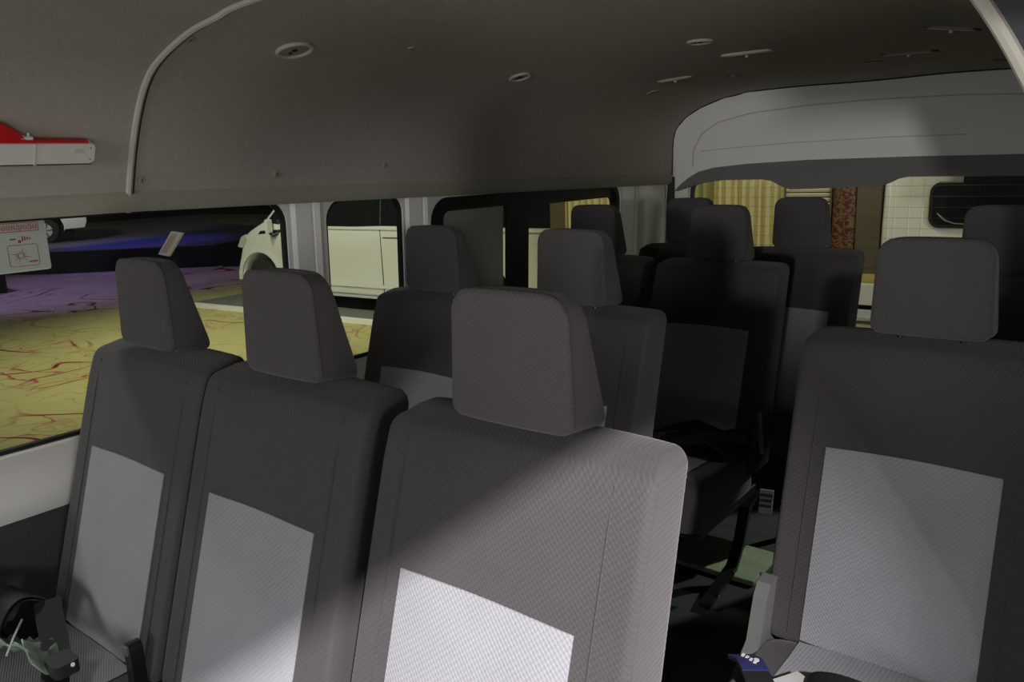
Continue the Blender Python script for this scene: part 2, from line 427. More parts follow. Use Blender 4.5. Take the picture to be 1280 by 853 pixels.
holes = [rrect(a, b, c, dd, r, 6, 14) for a, b, c, dd, r in Lwin]
mb = MB(); cuts = [YA, 1.475, 1.93, 3.72]
for i, h in enumerate(holes): cell(mb, WX, cuts[i], cuts[i+1], -.262, .35, h, -.023)
WALL_L = struct(mb.build('wall_left', M_white), 'white painted window side of the van')
# window sill ledge
secs = [(-1.945, -.256), (-1.938, -.262), (-1.925, -.270), (-1.905, -.300), (-1.893, -.318), (-1.886, -.34), (-1.888, -.375), (-1.893, -.388), (-1.92, -.392)]
v = []; f = []
for y in (YA, 3.72): v += [(x, y, z+ZR) for x, z in secs]
for k in range(len(secs)-1): f.append((k, k+1, len(secs)+k+1, len(secs)+k))
struct(obj('trim_2', v, f, M_white, smooth=True), 'white metal sill under the side windows')
mb = MB(); mb.box(-1.96, -1.905, YA, 3.72, .65, ZR-.388)
lw = struct(mb.build('baseboard_left', M_lower), 'dark speckled lower side trim')
# pillar trims: raised panels with a step and a seam
for (ya, yb, seam) in ((1.418, 1.535, 1.487), (1.872, 1.982, 1.945), (3.275, 3.70, 3.42)):
    v = []; f = []; zs = [-.25, 0, .26]; prof_y = [(ya, 0), (ya+.012, .008), (seam-.006, .010), (seam-.003, .004), (seam+.003, .004), (seam+.006, .012), ((seam+yb)/2, .016), (yb-.014, .009), (yb, 0)]
    if ya > 3: prof_y = [(ya, 0), (ya+.03, .012), (ya+.08, .016), (ya+.12, .002), (ya+.15, .001), (ya+.19, .014), (ya+.30, .016), (yb-.03, .012), (yb, .0)]
    for z in zs: v += [(WX(z)+h, y, z+ZR) for y, h in prof_y]
    n = len(prof_y)
    for i in range(2):
        for k in range(n-1): f.append((i*n+k, i*n+k+1, i*n+n+k+1, i*n+n+k))
    obj('pillar_trim', v, f, M_white, WALL_L)
# outer skin of the left side so light cannot leak round
mb = MB(); mb.box(-2.01, -2.0, YA, 3.8, .45, ZR-.262); mb.box(-2.02, -1.90, YA, 3.8, ZR+.285, ZR+.36)
struct(mb.build('trim_3', M_white), 'outer body side below and above the windows')

def ring(mb, o, i, x0, x1):
    """frame between two outlines with the same number of points, extruded between x0(z), x1(z)"""
    n = len(o); v = []
    for fx in (x0, x1):
        v += [(fx(z), y, z+ZR) for y, z in o]+[(fx(z), y, z+ZR) for y, z in i]
    f = []
    for k in range(n):
        j = (k+1) % n
        f += [(k, j, n+j, n+k), (2*n+k, 2*n+j, 3*n+j, 3*n+k), (k, j, 2*n+j, 2*n+k), (n+k, n+j, 3*n+j, 3*n+k)]
    mb.add(v, f)
wins = []
for i, ((a, b, c, dd, r), h) in enumerate(zip(Lwin, holes)):
    w = empty('window_%d' % (i+1), (-1.95, (a+b)/2, ZR+(c+dd)/2)); struct(w, ['large clear side window nearest the front', 'narrow clear side window between white pillars', 'rear sliding side window in a thick black frame'][i]); wins.append(w)
    def local(mb, name, m, w=w, smooth=False):
        l = w.location; mb.v = [(x-l.x, y-l.y, z-l.z) for x, y, z in mb.v]; return mb.build(name, m, w, smooth)
    t = .009 if i < 2 else .02
    inn = rrect(a+t, b-t, c+t, dd-t, tuple(max(.01, q-t*.6) for q in r), 6, 14)
    mb = MB(); ring(mb, h, inn, lambda z: WX(z)-.006, lambda z: WX(z)-.022); local(mb, 'rubber_seal', M_rubber)
    if i < 2:
        mb = MB(); n = len(h); pts = rrect(a+.004, b-.004, c+.004, dd-.004, r, 6, 14)
        mb.add([(WX(z)-.016, y, z+ZR) for y, z in pts]+[(WX(z)-.020, y, z+ZR) for y, z in pts], [tuple(range(n)), tuple(range(n, 2*n))[::-1]]+[(k, (k+1) % n, n+(k+1) % n, n+k) for k in range(n)])
        local(mb, 'pane', M_pane)
    else:
        # black frame with two openings and the divider
        mb = MB(); X = lambda z: WX(z)-.020; X2 = lambda z: WX(z)-.044
        ring(mb, rrect(2.0, 2.51, -.245, .232, .03, 6, 14), rrect(2.078, 2.455, -.20, .188, .03, 6, 14), X, X2)
        ring(mb, rrect(2.51, 3.255, -.245, .232, .03, 6, 14), rrect(2.578, 3.235, -.20, .178, .035, 6, 14), X, X2)
        local(mb, 'sliding_frame', M_rubber)
        for nm, q, mm, off in (('tinted_pane', (2.07, 2.425, -.21, .20), M_tint, .030), ('pane', (2.425, 3.24, -.21, .19), M_pane, .036)):
            mb = MB(); pts = rrect(*q, .01, 3); n = len(pts)
            mb.add([(WX(z)-off, y, z+ZR) for y, z in pts]+[(WX(z)-off-.003, y, z+ZR) for y, z in pts], [tuple(range(n)), tuple(range(n, 2*n))[::-1]]+[(k, (k+1) % n, n+(k+1) % n, n+k) for k in range(n)])
            local(mb, nm, mm)

# right side: door opening in front, fixed wall with dark glass behind it
WR = lambda z: -.03+.047*(.27-z)
mb = MB(); rh = [rrect(1.42, 2.35, -.22, .24, .07, 6, 12), rrect(2.5, 3.5, -.22, .22, .07, 6, 12)]
cell(mb, WR, 1.27, 2.42, -.40, .36, rh[0], .05); cell(mb, WR, 2.42, 3.72, -.40, .36, rh[1], .05)
mb.box(-.02, .07, 1.27, 3.72, .45, ZR-.40); mb.prism([(.97, 2.06), (1.235, 1.37), (1.25, .65), (1.36, .65), (1.36, 2.28), (.88, 2.28)], 0, .04, .08); mb.box(.0, .08, 1.27, 3.72, ZR+.26, ZR+.37)
struct(mb.build('wall_right', M_white), 'white painted aisle-side wall behind the door opening')
for i, h in enumerate(rh):
    mb = MB(); n = len(h); mb.add([(WR(z)+.03, y, z+ZR) for y, z in h]+[(WR(z)+.034, y, z+ZR) for y, z in h], [tuple(range(n)), tuple(range(n, 2*n))[::-1]]+[(k, (k+1) % n, n+(k+1) % n, n+k) for k in range(n)])
    struct(mb.build('window_%d' % (i+5), M_priv), 'dark privacy glass on the aisle side')

# floor of the van
mb = MB(); mb.box(-1.95, .03, YA, 3.72, .60, .65)
FLOOR = struct(mb.build('floor', M_floor), 'dark vinyl van floor')
mb = MB(); mb.box(-1.17, -.86, 2.26, 2.49, .651, .668, .004)  # thin sheet coloured as a lit patch of the floor
tag(mb.build('floor_light_patch', M_litpatch), 'olive green sheet painted as a light patch on the van floor beside the aisle', 'light patch')
mb = MB(); mb.box(-1.95, .08, YA, 3.78, .36, .60)
struct(mb.build('trim_4', M_black), 'black underbody below the van floor')

# rear door: white inner panel with window, grey trim, lower panel
def rear():
    Y = 3.715; o = rrect(-1.81, -.14, -.47, .27, (.05, .05, .10, .10), 8, 20)
    mb = MB(); n = len(o); P = prof(3.7, 3)
    outer = [(-1.9, -.50)]+[(x, z) for x, z in [(P[i][0], P[i][1]) for i in range(len(P))]]+[(-.05, -.50)]
    # grid of the panel between window hole and the arch
    cx, cz = -.975, -.08
    def reach(dx, dz):
        best = 1e9; poly = outer; m = len(poly)
        for i in range(m):
            x1, z1 = poly[i]; x2, z2 = poly[(i+1) % m]; ex, ez = x2-x1, z2-z1; den = dx*ez-dz*ex
            if abs(den) < 1e-12: continue
            t = ((x1-cx)*ez-(z1-cz)*ex)/den; s = ((x1-cx)*dz-(z1-cz)*dx)/den
            if t > 0 and -1e-6 <= s <= 1+1e-6: best = min(best, t)
        return best
    v = []; f = []; K = 14
    for (x, z) in o:
        dx, dz = x-cx, z-cz; t = reach(dx, dz); v.append([(cx+dx*(1+(t-1)*k/K), cz+dz*(1+(t-1)*k/K)) for k in range(K+1)])
    vv = []
    for row in v:
        for k, (x, z) in enumerate(row):
            s = k/K; d = 0
            vv.append((x, Y+d-.02*max(0, s-.85)/.15, z+ZR))
    for i in range(n):
        j = (i+1) % n
        for k in range(K): f.append((i*(K+1)+k, j*(K+1)+k, j*(K+1)+k+1, i*(K+1)+k+1))
    nb = len(vv)
    for (x, z) in o: vv.append((x, Y+.05, z+ZR))
    for i in range(n): f.append((i*(K+1), ((i+1) % n)*(K+1), nb+(i+1) % n, nb+i))
    mb.add(vv, f)
    wb = struct(mb.build('wall_back', M_door, None, True), 'white painted inside of the rear door')
    # stamped lines
    up = [(-1.785, .30), (-1.78, .38), (-1.74, .45), (-1.66, .50), (-1.50, .532), (-1.25, .548), (-.95, .553), (-.6, .545), (-.25, .52)]
    mb = MB(); mb.tube([(x, Y-.001, z+ZR) for x, z in up], .0035, 6)
    lo = [(-1.74, .37), (-1.6, .378), (-1.3, .39), (-.9, .395), (-.6, .392)]
    mb.tube([(x, Y-.001, z+ZR) for x, z in lo], .0025, 6); mb.each('stamped_line', M_strip, wb, True)
    # black gap between headliner and door
    mb = MB(); mb.tube([(x, Y-.016, z+ZR) for x, z in prof(3.7)], .006, 6); mb.build('door_seal', M_rubber, wb, True)
    mb = MB(); mb.box(-1.905, -1.88, Y-.025, Y+.03, .66, ZR+.25); mb.build('door_gap', M_rubber, wb)
    # grey trim over the window, built as a thick shaped board
    top = [(-1.862, .186), (-1.83, .215), (-1.79, .245), (-1.74, .272), (-1.66, .290), (-1.5, .303), (-1.22, .312), (-.8, .312), (-.08, .304)]
    bot = [(-.08, .222), (-.80, .230), (-.84, .222), (-.876, .205), (-.91, .192), (-1.10, .187), (-1.29, .183), (-1.335, .20), (-1.375, .222), (-1.42, .230), (-1.62, .230), (-1.73, .217), (-1.80, .198), (-1.862, .180)]
    poly = top+bot; mb = MB(); mb.prism([(x, z+ZR) for x, z in poly], 1, Y-.035, Y+.012)
    struct(mb.build('trim_5', M_greytrim), 'dark grey plastic trim over the rear window')
    w = struct(empty('window_4', (-.975, Y+.03, ZR)), 'wide rear window with thin heating lines')
    inn = rrect(-1.795, -.155, -.455, .255, (.045, .045, .09, .09), 8, 20); mb = MB(); N = len(o); v = []
    for yy in (.0, .02): v += [(x+.975, yy, z) for x, z in o]+[(x+.975, yy, z) for x, z in inn]
    f = []
    for k in range(N):
        j = (k+1) % N; f += [(k, j, N+j, N+k), (2*N+k, 2*N+j, 3*N+j, 3*N+k), (N+k, N+j, 3*N+j, 3*N+k)]
    mb.add(v, f); mb.build('rubber_seal', M_rubber, w)
    mb = MB(); v = [(x+.975, .008, z) for x, z in inn]+[(x+.975, .012, z) for x, z in inn]
    mb.add(v, [tuple(range(N)), tuple(range(N, 2*N))[::-1]]+[(k, (k+1) % N, N+(k+1) % N, N+k) for k in range(N)]); mb.build('pane', M_pane, w)
    mb = MB()
    for k in range(9): mb.box(-.80, .80, .0065, .0075, -.17+k*.045-.0006, -.17+k*.045+.0006)
    mb.each('heating_wire', mat('heating_wire', (.18, .13, .08), .6), w)
    # lower door
    mb = MB(); mb.box(-1.88, -.05, Y-.012, Y+.05, .65, ZR-.475, .006); mb.build('lower_lining', M_plast, wb)
rear()

# ------------------------------------------------------------ fittings on the headliner
def hl_z(x, y):
    P = prof(y)
    for a, b in zip(P, P[1:]):
        if a[0] <= x <= b[0]:
            t = (x-a[0])/(b[0]-a[0]); dx, dz = b[0]-a[0], b[1]-a[1]; L = math.hypot(dx, dz); return a[1]+dz*t+ZR, Vector((dz/L, 0, -dx/L))
def place(o, x, y, off=0):
    z, n = hl_z(x, y); o.location = Vector((x, y, z))+n*off
    q = Vector((0, 0, 1)).rotation_difference(n); o.rotation_mode = 'QUATERNION'; o.rotation_quaternion = q
def round_lamp(x, y, r, label, grp):
    t = tag(empty('ceiling_lamp'), label, 'ceiling lamp', grp); n = 28
    mb = MB(); mb.tube([(r*math.cos(2*math.pi*k/n), r*math.sin(2*math.pi*k/n), .003) for k in range(n)], r*.13, 8, True); mb.build('bezel', M_strip, t, True)
    mb = MB(); mb.tube([(0, 0, -.002), (0, 0, .002)], [r*.92, r*.9], n); mb.build('lens', M_head2, t)
    mb = MB(); mb.box(-.004, .004, -.006, .006, .002, .006, .001); mb.box(r*.4, r*.5, -.004, .004, .002, .006, .001); mb.each('switch', M_plast, t)
    place(t, x, y)
    return t
g = 'round lamps set in the headliner'
round_lamp(-1.582, 1.222, .040, 'round lamp in the headliner nearest the pale joint strip', g)
round_lamp(-1.604, 2.102, .033, 'round lamp high on the window side above the sliding window', g)
round_lamp(-1.008, 2.134, .033, 'round lamp in the headliner over the aisle, left of the long reading lamp', g)
def long_lamp(x, y, L, w, label, rz=0, m=M_strip):
    t = tag(empty('ceiling_vent'), label, 'ceiling fitting', 'long fittings in the headliner')
    mb = MB(); mb.prism(rrect(-L/2, L/2, -w/2, w/2, w*.4, 5), 2, -.002, .006); mb.build('body', m, t)
    mb = MB(); mb.prism(rrect(-L/2+.012, L/2-.012, -w/2+.01, w/2-.01, w*.25, 4), 2, .006, .008); mb.build('cover', M_head2, t)
    mb = MB(); mb.tube([(.0, 0, .008), (.0, 0, .014)], .005, 10); mb.build('knob', M_strip, t)
    place(t, x, y); return t
long_lamp(-1.01, 2.465, .16, .06, 'long pale reading lamp in the headliner over the aisle')
long_lamp(-1.455, 2.87, .14, .05, 'long flat fitting in the headliner near the rear door, window side', m=M_head2)
long_lamp(-.645, 2.87, .17, .06, 'long dark fitting in the headliner above the rear door panel', m=M_plast)
long_lamp(-.423, 2.30, .13, .05, 'long dark fitting in the headliner near the right edge', m=M_plast)
def stud(x, y, r, label, m=M_head2):
    t = tag(empty('headliner_clip'), label, 'clip', 'small round headliner clips')
    mb = MB(); mb.tube([(0, 0, -.001), (0, 0, .003), (0, 0, .004)], [r, r, r*.7], 14); mb.build('cap', m, t)
    mb = MB(); mb.box(-r*.5, r*.5, -.001, .001, .003, .0048); mb.build('slot', M_plast, t); place(t, x, y)
stud(-1.49, 1.511, .012, 'small round clip between the first two round lamps')
stud(-1.584, .965, .012, 'small round clip beside the upper bend of the joint strip')
stud(-1.876, .972, .010, 'small round clip low beside the joint strip above the front window')
stud(-1.876, 1.351, .010, 'small clip low on the headliner above the first white pillar')
stud(-1.874, 1.75, .010, 'small clip low on the headliner above the narrow window')
stud(-1.299, 3.05, .030, 'small disc in the headliner just right of the window-side flat fitting', M_plast)
stud(-1.63, 3.02, .026, 'small disc on the window-side curve close to the rear door', M_head2)
stud(-.80, 3.05, .030, 'small dark disc in the headliner above the middle of the rear panel', M_plast)
stud(-.45, 3.30, .024, 'small dark disc in the headliner farthest right by the rear panel', M_plast)

# emergency hammer in white holder, on the curved headliner above the front window
def hammer():
    t = tag(empty('emergency_hammer', (-1.845, .76, ZR+.41)), 'red emergency hammer in a long white holder above the front side window', 'hammer')
    t.rotation_euler = (0, math.radians(29), 0)   # local z leans along the headliner
    mb = MB(); mb.prism([(-.26, -.022), (.080, -.022), (.088, -.014), (.088, .016), (.083, .024), (-.26, .024)], 0, .006, .026)
    h = mb.build('holder', M_cover, t)
    mb = MB(); mb.box(.0235, .0275, -.035, -.031, -.024, .024); mb.build('rib', M_label, h)
    mb = MB(); mb.tube([(.026, .078, .015), (.0275, .078, .015)], .0018, 8); mb.tube([(.026, .078, -.012), (.0275, .078, -.012)], .0018, 8); mb.each('screw', M_chrome, h)
    mb = MB(); mb.prism(rrect(.045, .066, .002, .012, .004, 3), 0, .0262, .0268); mb.build('oval_mark', M_label, h)
    mb = MB(); mb.prism([(-.26, .024), (.074, .024), (.074, .028), (-.05, .030), (-.060, .042), (-.085, .060), (-.11, .068), (-.26, .068)], 0, .008, .022)
    mb.build('hammer_handle', M_red, t)
    mb = MB(); mb.box(.010, .022, -.062, -.036, .030, .037, .002); mb.tube([(.016, -.045, .03), (.016, -.045, .045)], .0025, 8); mb.each('clip', M_cover, t)
    mb = MB(); mb.box(.004, .02, -.26, .086, -.028, -.022); mb.build('base', M_plast, t)
hammer()

# Thai emergency-exit sticker on the inner face of window 1
def text_mesh(body, size, name, m, parent, mtx):
    c = bpy.data.curves.new(name, 'FONT'); c.body = body; c.size = size; c.align_x = 'CENTER'; c.align_y = 'CENTER'; c.resolution_u = 3; c.extrude = .0002
    o = bpy.data.objects.new(name, c); COL.objects.link(o); bpy.context.view_layer.update()
    me = bpy.data.meshes.new_from_object(o.evaluated_get(bpy.context.evaluated_depsgraph_get())); bpy.data.objects.remove(o)
    me.materials.clear(); me.materials.append(m); me.transform(mtx)
    o = bpy.data.objects.new(name, me); COL.objects.link(o); o.parent = parent; return o
def sticker():
    t = tag(empty('window_sticker', (-1.946, .668, ZR+.203)), 'white emergency-exit sticker with red Thai lettering on the front side window', 'sticker')
    # local: +y to the reader's right, +z up, face towards +x
    mb = MB(); mb.prism(rrect(-.06, .104, -.054, .075, .006, 4), 0, -.001, .0005); mb.build('film', M_stick, t)
    def frame(a0, a1, b0, b1, w, r, name, fill=None):
        o = rrect(a0, a1, b0, b1, r, 4); i = rrect(a0+w, a1-w, b0+w, b1-w, max(.0005, r-w), 4); n = len(o)
        v = [(.0009, y, z) for y, z in o]+[(.0009, y, z) for y, z in i]; f = [(k, (k+1) % n, n+(k+1) % n, n+k) for k in range(n)]
        q = obj(name, v, f, M_sred, t)
        if fill: mb = MB(); mb.add([(.0007, y, z) for y, z in i], [tuple(range(len(i)))]); mb.build('print_ground', fill, q)
    frame(-.014, .090, .034, .054, .0014, .001, 'text_box', M_spink)
    frame(.020, .082, -.042, .006, .0012, .006, 'picture_box')
    R = Matrix(((0, 0, 1, 0), (1, 0, 0, 0), (0, 1, 0, 0), (0, 0, 0, 1)))
    text_mesh('ทางออกฉุกเฉิน', .0162, 'lettering', M_sred, t, Matrix.Translation((.001, .038, .0435)) @ R)
    mb = MB()
    cy, cz = .045, -.018
    for k in range(12):      # star burst of broken glass with the little hammer
        a = 2*math.pi*k/12+.2; r0 = .005; r1 = .014+.006*(k % 3); s = .0011
        dy, dz = math.cos(a), math.sin(a)*.8
        p0 = (cy+dy*r0, cz+dz*r0); p1 = (cy+dy*r1, max(-.040, min(.004, cz+dz*r1)))
        mb.add([(.0009, p0[0]-dz*s, p0[1]+dy*s), (.0009, p0[0]+dz*s, p0[1]-dy*s), (.0009, p1[0], p1[1])], [(0, 1, 2)])
    mb.each('star_burst', M_sred, t)
    mb = MB(); mb.box(.0008, .0011, .060, .078, -.034, -.031); mb.build('handle_drawing', M_sred, t)
    mb = MB()
    for k in range(4): mb.box(.0008, .0011, .052+k*.005, .0548+k*.005, .013+k*.001, .024-k*.001)
    mb.box(.0008, .0011, .044, .050, .010, .016); mb.box(.0008, .0011, .028, .040, .017, .020); mb.each('hand_drawing', M_sred, t)
sticker()

# ------------------------------------------------------------ seats
FL = .65
def yfront(zr): # front face of the backrest at height zr (relative to headrest bottom)
    return .30*zr + (.10*max(0, -zr-.38)**1.0 if zr < -.38 else 0)*-.0
def make_seat(side_cover=False):
    s = empty('van_seat')
    bot, top = -.60, -.008
    # backrest
    def hwid(z): return .229
    def bdef(x, z, w):
        k = hwid(z)/.248; y = yfront(z)+w*(1+.25*min(1, -z/.5)); xx = x*k
        # soft side bolsters and a shallow centre, crowned top
        fr = max(0, 1-w/.05); y += fr*.006*(1-min(1, abs(x)/.17)**4)*-1*min(1, max(0, (-z)/.1))
        y -= fr*0
        zz = z-.006*(abs(x)/.248)**4*max(0, 1+z/.15) if z > -.15 else z
        if z > -.06: y += .016*((z+.06)/.052)**2*max(0, 1-w/.05)     # rolled top edge
        zz += -.012*max(0, 1-w/.03)*max(0, (z+.03)/.022)**2
        return (xx, y, zz+1.0)
    ol = rrect(-.248, .248, bot, top, (.03, .03, .024, .024), 6, 12)
    v, f = pillow(ol, .105, .011, bdef, .02, 4, (0, .2, .4, .6, .75, .88, .97))
    obj('backrest', v, f, M_dark, s, True); bk = s.children[-1]
    # light insert lying on the front face, seams
    zt, zb = -.222, -.585; hw = .152
    v = []; f = []; nx, nz = 14, 20
    for j in range(nz+1):
        z = zb+(zt-zb)*j/nz
        for i in range(nx+1):
            x = -hw+2*hw*i/nx; cr = .010*(1-(x/hw)**2)*(j/nz)**3      # slight crown of the top edge
            z2 = z+cr*.6
            k = hwid(z2)/.248; p = bdef(x/k, z2, 0); v.append((p[0], p[1]-.0022, p[2]))
    for j in range(nz):
        for i in range(nx): f.append((j*(nx+1)+i, j*(nx+1)+i+1, (j+1)*(nx+1)+i+1, (j+1)*(nx+1)+i))
    n0 = len(v); edge = [i for i in range(nx+1)]+[(j)*(nx+1)+nx for j in range(1, nz+1)]+[nz*(nx+1)+i for i in range(nx-1, -1, -1)]+[j*(nx+1) for j in range(nz-1, 0, -1)]
    for e in edge: q = v[e]; v.append((q[0], q[1]+.004, q[2]))
    for k in range(len(edge)): f.append((edge[k], edge[(k+1) % len(edge)], n0+(k+1) % len(edge), n0+k))
    q = obj('light_insert', v, f, M_light, bk, True); q['label'] = 'light grey woven insert'
    mb = MB()
    for sx in (-1, 1): mb.tube([(lambda p: (p[0], p[1]-.0008, p[2]))(bdef(sx*.178/(hwid(z)/.248), z, 0)) for z in [-.58+.06*k for k in range(10)]], .0011, 5)
    mb.each('seam', M_dark, bk, True)
    for sx in (-1, 1):
        mb = MB(); mb.tube([Vector(bdef(sx*.2475, z, .013)) for z in [-.56+.04*k for k in range(14)]], .0013, 5); mb.build('piping', M_dark, bk, True)
    # headrest: wedge, thin on top, deep at the bottom
    h = .182
    def hdef(x, z, w):
        t = (z)/h; dep = .094-.055*max(0, t); y = .005*t + w/.094*dep
        y -= .008*(1-(x/.105)**2)*max(0, 1-w/.03)*1
        y += .004
        return (x*(1.03-.07*t), y, z+1.0-.030*(w/.094)*(1-t)*.35-.006*(abs(x)/.1)**3*t)
    ol = rrect(-.102, .102, 0, h, (.020, .020, .030, .030), 6, 8)
    v, f = pillow(ol, .094, .009, hdef, .010, 4, (0, .3, .55, .75, .9, .97))
    o = obj('headrest', v, f, M_dark, s, True)
    mb = MB(); mb.tube([Vector(hdef(x*.995, z, .010)) for x, z in ol], .0013, 5, True); mb.build('piping', M_seam, o, True)
    for sx in (-1, 1):
        mb = MB(); mb.tube([(sx*.055, .045, 1.02), (sx*.055, .03, .94)], .006, 8); mb.build('headrest_post', M_black, s, True)
    # cushion
    def cdef(x, y, w):   # w: 0 top
        z = .405-w*1.0; z += .012*(1-(x/.24)**2)*max(0, 1-w/.05); z += .02*max(0, (-y-.25)/.3)*max(0, 1-w/.1)
        return (x, y, z)
    ol = rrect(-.227, .227, -.60, -.165, .04, 5, 8)
    v, f = pillow(ol, .13, .03, cdef, .02, 4, (0, .3, .55, .75, .9))
    c = obj('cushion', v, f, M_dark, s, True)
    v = []; f = []
    for j in range(11):
        y = -.575+(.575-.185)*j/10
        for i in range(11):
            x = -.15+.3*i/10; p = cdef(x, y, 0); v.append((p[0], p[1], p[2]+.002))
    for j in range(10):
        for i in range(10): f.append((j*11+i, j*11+i+1, (j+1)*11+i+1, (j+1)*11+i))
    q = obj('light_insert', v, f, M_light, c, True); q['label'] = 'light grey woven insert'
    # base frame and legs
    mb = MB(); mb.box(-.222, .222, -.57, -.14, .255, .285, .004); mb.build('base_frame', M_black, s)
    for sx in (-1, 1):
        mb = MB(); pts = [(sx*.21, -.12, .25), (sx*.21, -.20, .22), (sx*.21, -.24, .12), (sx*.21, -.30, .05), (sx*.21, -.50, .012)]
        mb.ribbon(pts, (1, 0, 0), .035, .009); L = mb.build('leg', M_black, s)
        mb = MB()
        for yy, zz in ((-.33, .048), (-.45, .028)): mb.tube([(sx*.21+sx*.016, yy, zz), (sx*.21+sx*.024, yy, zz)], .006, 6)
        mb.each('bolt', M_chrome, L)
    return s
proto = make_seat()
seats = [
 # x, y, label
 (-1.602, .7875, 'front row seat by the side window, black belt bundle on its cushion', 'A'),
 (-1.143, .7875, 'front row middle seat between the window seat and the largest seat', 'B'),
 (-.645, .7876, 'largest, nearest seat at the aisle end of the front row, brightly lit', 'C'),
 (-.297, 1.602, 'large seat alone at the right edge across the aisle, navy belt tag on cushion', 'D'),
 (-1.570, 1.6075, 'second row window seat, headrest in front of the sliding window', 'E'),
 (-1.100, 1.6075, 'second row seat next to the aisle, partly hidden behind the largest headrest', 'F'),
 (-1.637, 2.554, 'third row window seat, headrest at the rear end of the sliding window', 'G'),
 (-1.138, 2.554, 'third row seat by the aisle with dark side and black leg visible', 'H'),
 (-.305, 2.554, 'third row seat at the right frame edge, behind the seat across the aisle', 'K'),
 (-1.463, 2.998, 'last row left seat, headrest half hidden by a third row headrest', 'I'),
 (-1.014, 2.998, 'last row right seat, headrest in front of the striped slats and curtain', 'J'),
]
SEAT = {}
for i, (x, y, lab, key) in enumerate(seats):
    o = proto if i == 0 else copy_tree(proto)
    o.location = (x, y, FL); tag(o, lab, 'seat', 'cloth seats of the van'); SEAT[key] = o
    if key == 'A': o.scale.x = .985
    if key in 'IJ': o.scale.x = .955
    if key in 'IJ':     # folding last row: short seat base
        for ch in o.children:
            if ch.name.split('.')[0] in ('cushion', 'base_frame', 'leg'): ch.scale.y = .25; ch.location.y = -.125
for key in 'FHJ':
    mb = MB(); mb.prism([(-.25, .36), (-.12, .36), (-.10, .44), (-.115, .53), (-.15, .545), (-.19, .50), (-.25, .44)], 0, .232, .252); rc = mb.build('recliner_cover', M_plast, SEAT[key])
    mb = MB(); mb.tube([(.256, -.19, .42), (.262, -.21, .44), (.262, -.235, .56)], [.009, .009, .006], 8); mb.build('lever', M_gplast, rc, True)
mb = MB(); mb.prism(rrect(.180, .206, .40, .495, .010, 4), 1, -.205, -.180); bk = mb.build('belt_buckle', M_black, SEAT['A'])
mb = MB(); mb.box(.184, .202, -.210, -.204, .475, .492, .001); mb.build('release_button', M_gplast, bk)

mb = MB(); mb.prism(rrect(-.245, -.19, .33, .425, .018, 4), 0, .185, .228); mb.build('buckle_cover', M_gplast, SEAT['D'])
# grey plastic side shield of the seat across the aisle
mb = MB(); mb.prism([(-.185, .49), (-.165, .515), (-.135, .52), (-.10, .50), (-.10, .30), (-.14, .16), (-.62, .16), (-.66, .22), (-.60, .30), (-.42, .345), (-.28, .37), (-.215, .41)], 0, -.240, -.212)
mb.v = [(x, y-.015, z) for x, y, z in mb.v]; sc = mb.build('side_shield', M_gplast, SEAT['D']); sc['label'] = 'pale grey plastic side shield'
mb = MB(); mb.tube([(-.242, y-.006, z) for y, z in [(-.150, .52), (-.145, .49), (-.15, .44), (-.165, .40), (-.19, .38)]], .003, 6); mb.build('shield_edge', M_plast, sc, True)

# ------------------------------------------------------------ seat belts lying on the cushions
def belt_window():
    t = tag(empty('seat_belt', (-1.66, .50, 1.09)), 'coiled black seat belt bundle with wrapped labels on the window seat cushion', 'seat belt')
    # coil of webbing
    mb = MB(); pts = []
    for k in range(44):
        a = k/43*2*math.pi*1.75+.4; r = .050-.012*k/43
        pts.append((-.05+.006*math.sin(3*a), .0+r*math.cos(a), .055+r*math.sin(a)*.95))
    mb.ribbon(pts, (1, .25, -.1), .085, .0012); mb.build('webbing_coil', M_strap, t, True)
    mb = MB(); mb.ribbon([(.0, .05, .08), (.04, .035, .06), (.09, .02, .035), (.14, .0, .02), (.20, -.03, .012)], (.3, 1, 0), .048, .0012); mb.build('webbing', M_strap, t, True)
    mb = MB(); mb.ribbon([(-.10, -.02, .06), (-.09, -.06, .02), (-.05, -.12, .01)], (1, 0, 0), .048, .0012); mb.build('webbing', M_strap, t, True)
    for (cx, cy, cz, L, Wd, rz) in ((.03, -.035, .035, .10, .045, .35), (.13, -.015, .040, .11, .05, -.2), (-.07, -.10, .02, .07, .05, .9)):
        v = []; f = []; n = 8
        for i in range(n+1):
            for j in range(4):
                x = (i/n-.5)*L; y = (j/3-.5)*Wd; v.append((cx+x*math.cos(rz)-y*math.sin(rz), cy+x*math.sin(rz)+y*math.cos(rz), cz+.008*math.sin(i*1.9+j)+.01*math.cos(j*2.1)-.02*(j/3-.5)))
        for i in range(n):
            for j in range(3): f.append((i*4+j, i*4+j+1, i*4+5+j, i*4+4+j))
        q = obj('plastic_wrap', v, f, M_wrap, t, True); q['label'] = 'crumpled pale green plastic wrap'
        md = q.modifiers.new('thick', 'SOLIDIFY'); md.thickness = .003
    mb = MB(); mb.prism(rrect(.16, .215, -.03, .015, .012, 4), 2, .028, .052); mb.build('buckle', M_plast, t)
    mb = MB(); mb.tube([(.212, -.0, .046), (.216, .0, .047)], .004, 10); mb.build('chrome_stud', M_chrome, t)
    mb = MB(); mb.ribbon([(.0, .0, .062), (.04, -.03, .056), (.08, -.06, .045)], (1, .6, 0), .004, .001); mb.build('tie_cord', M_label, t)
belt_window()
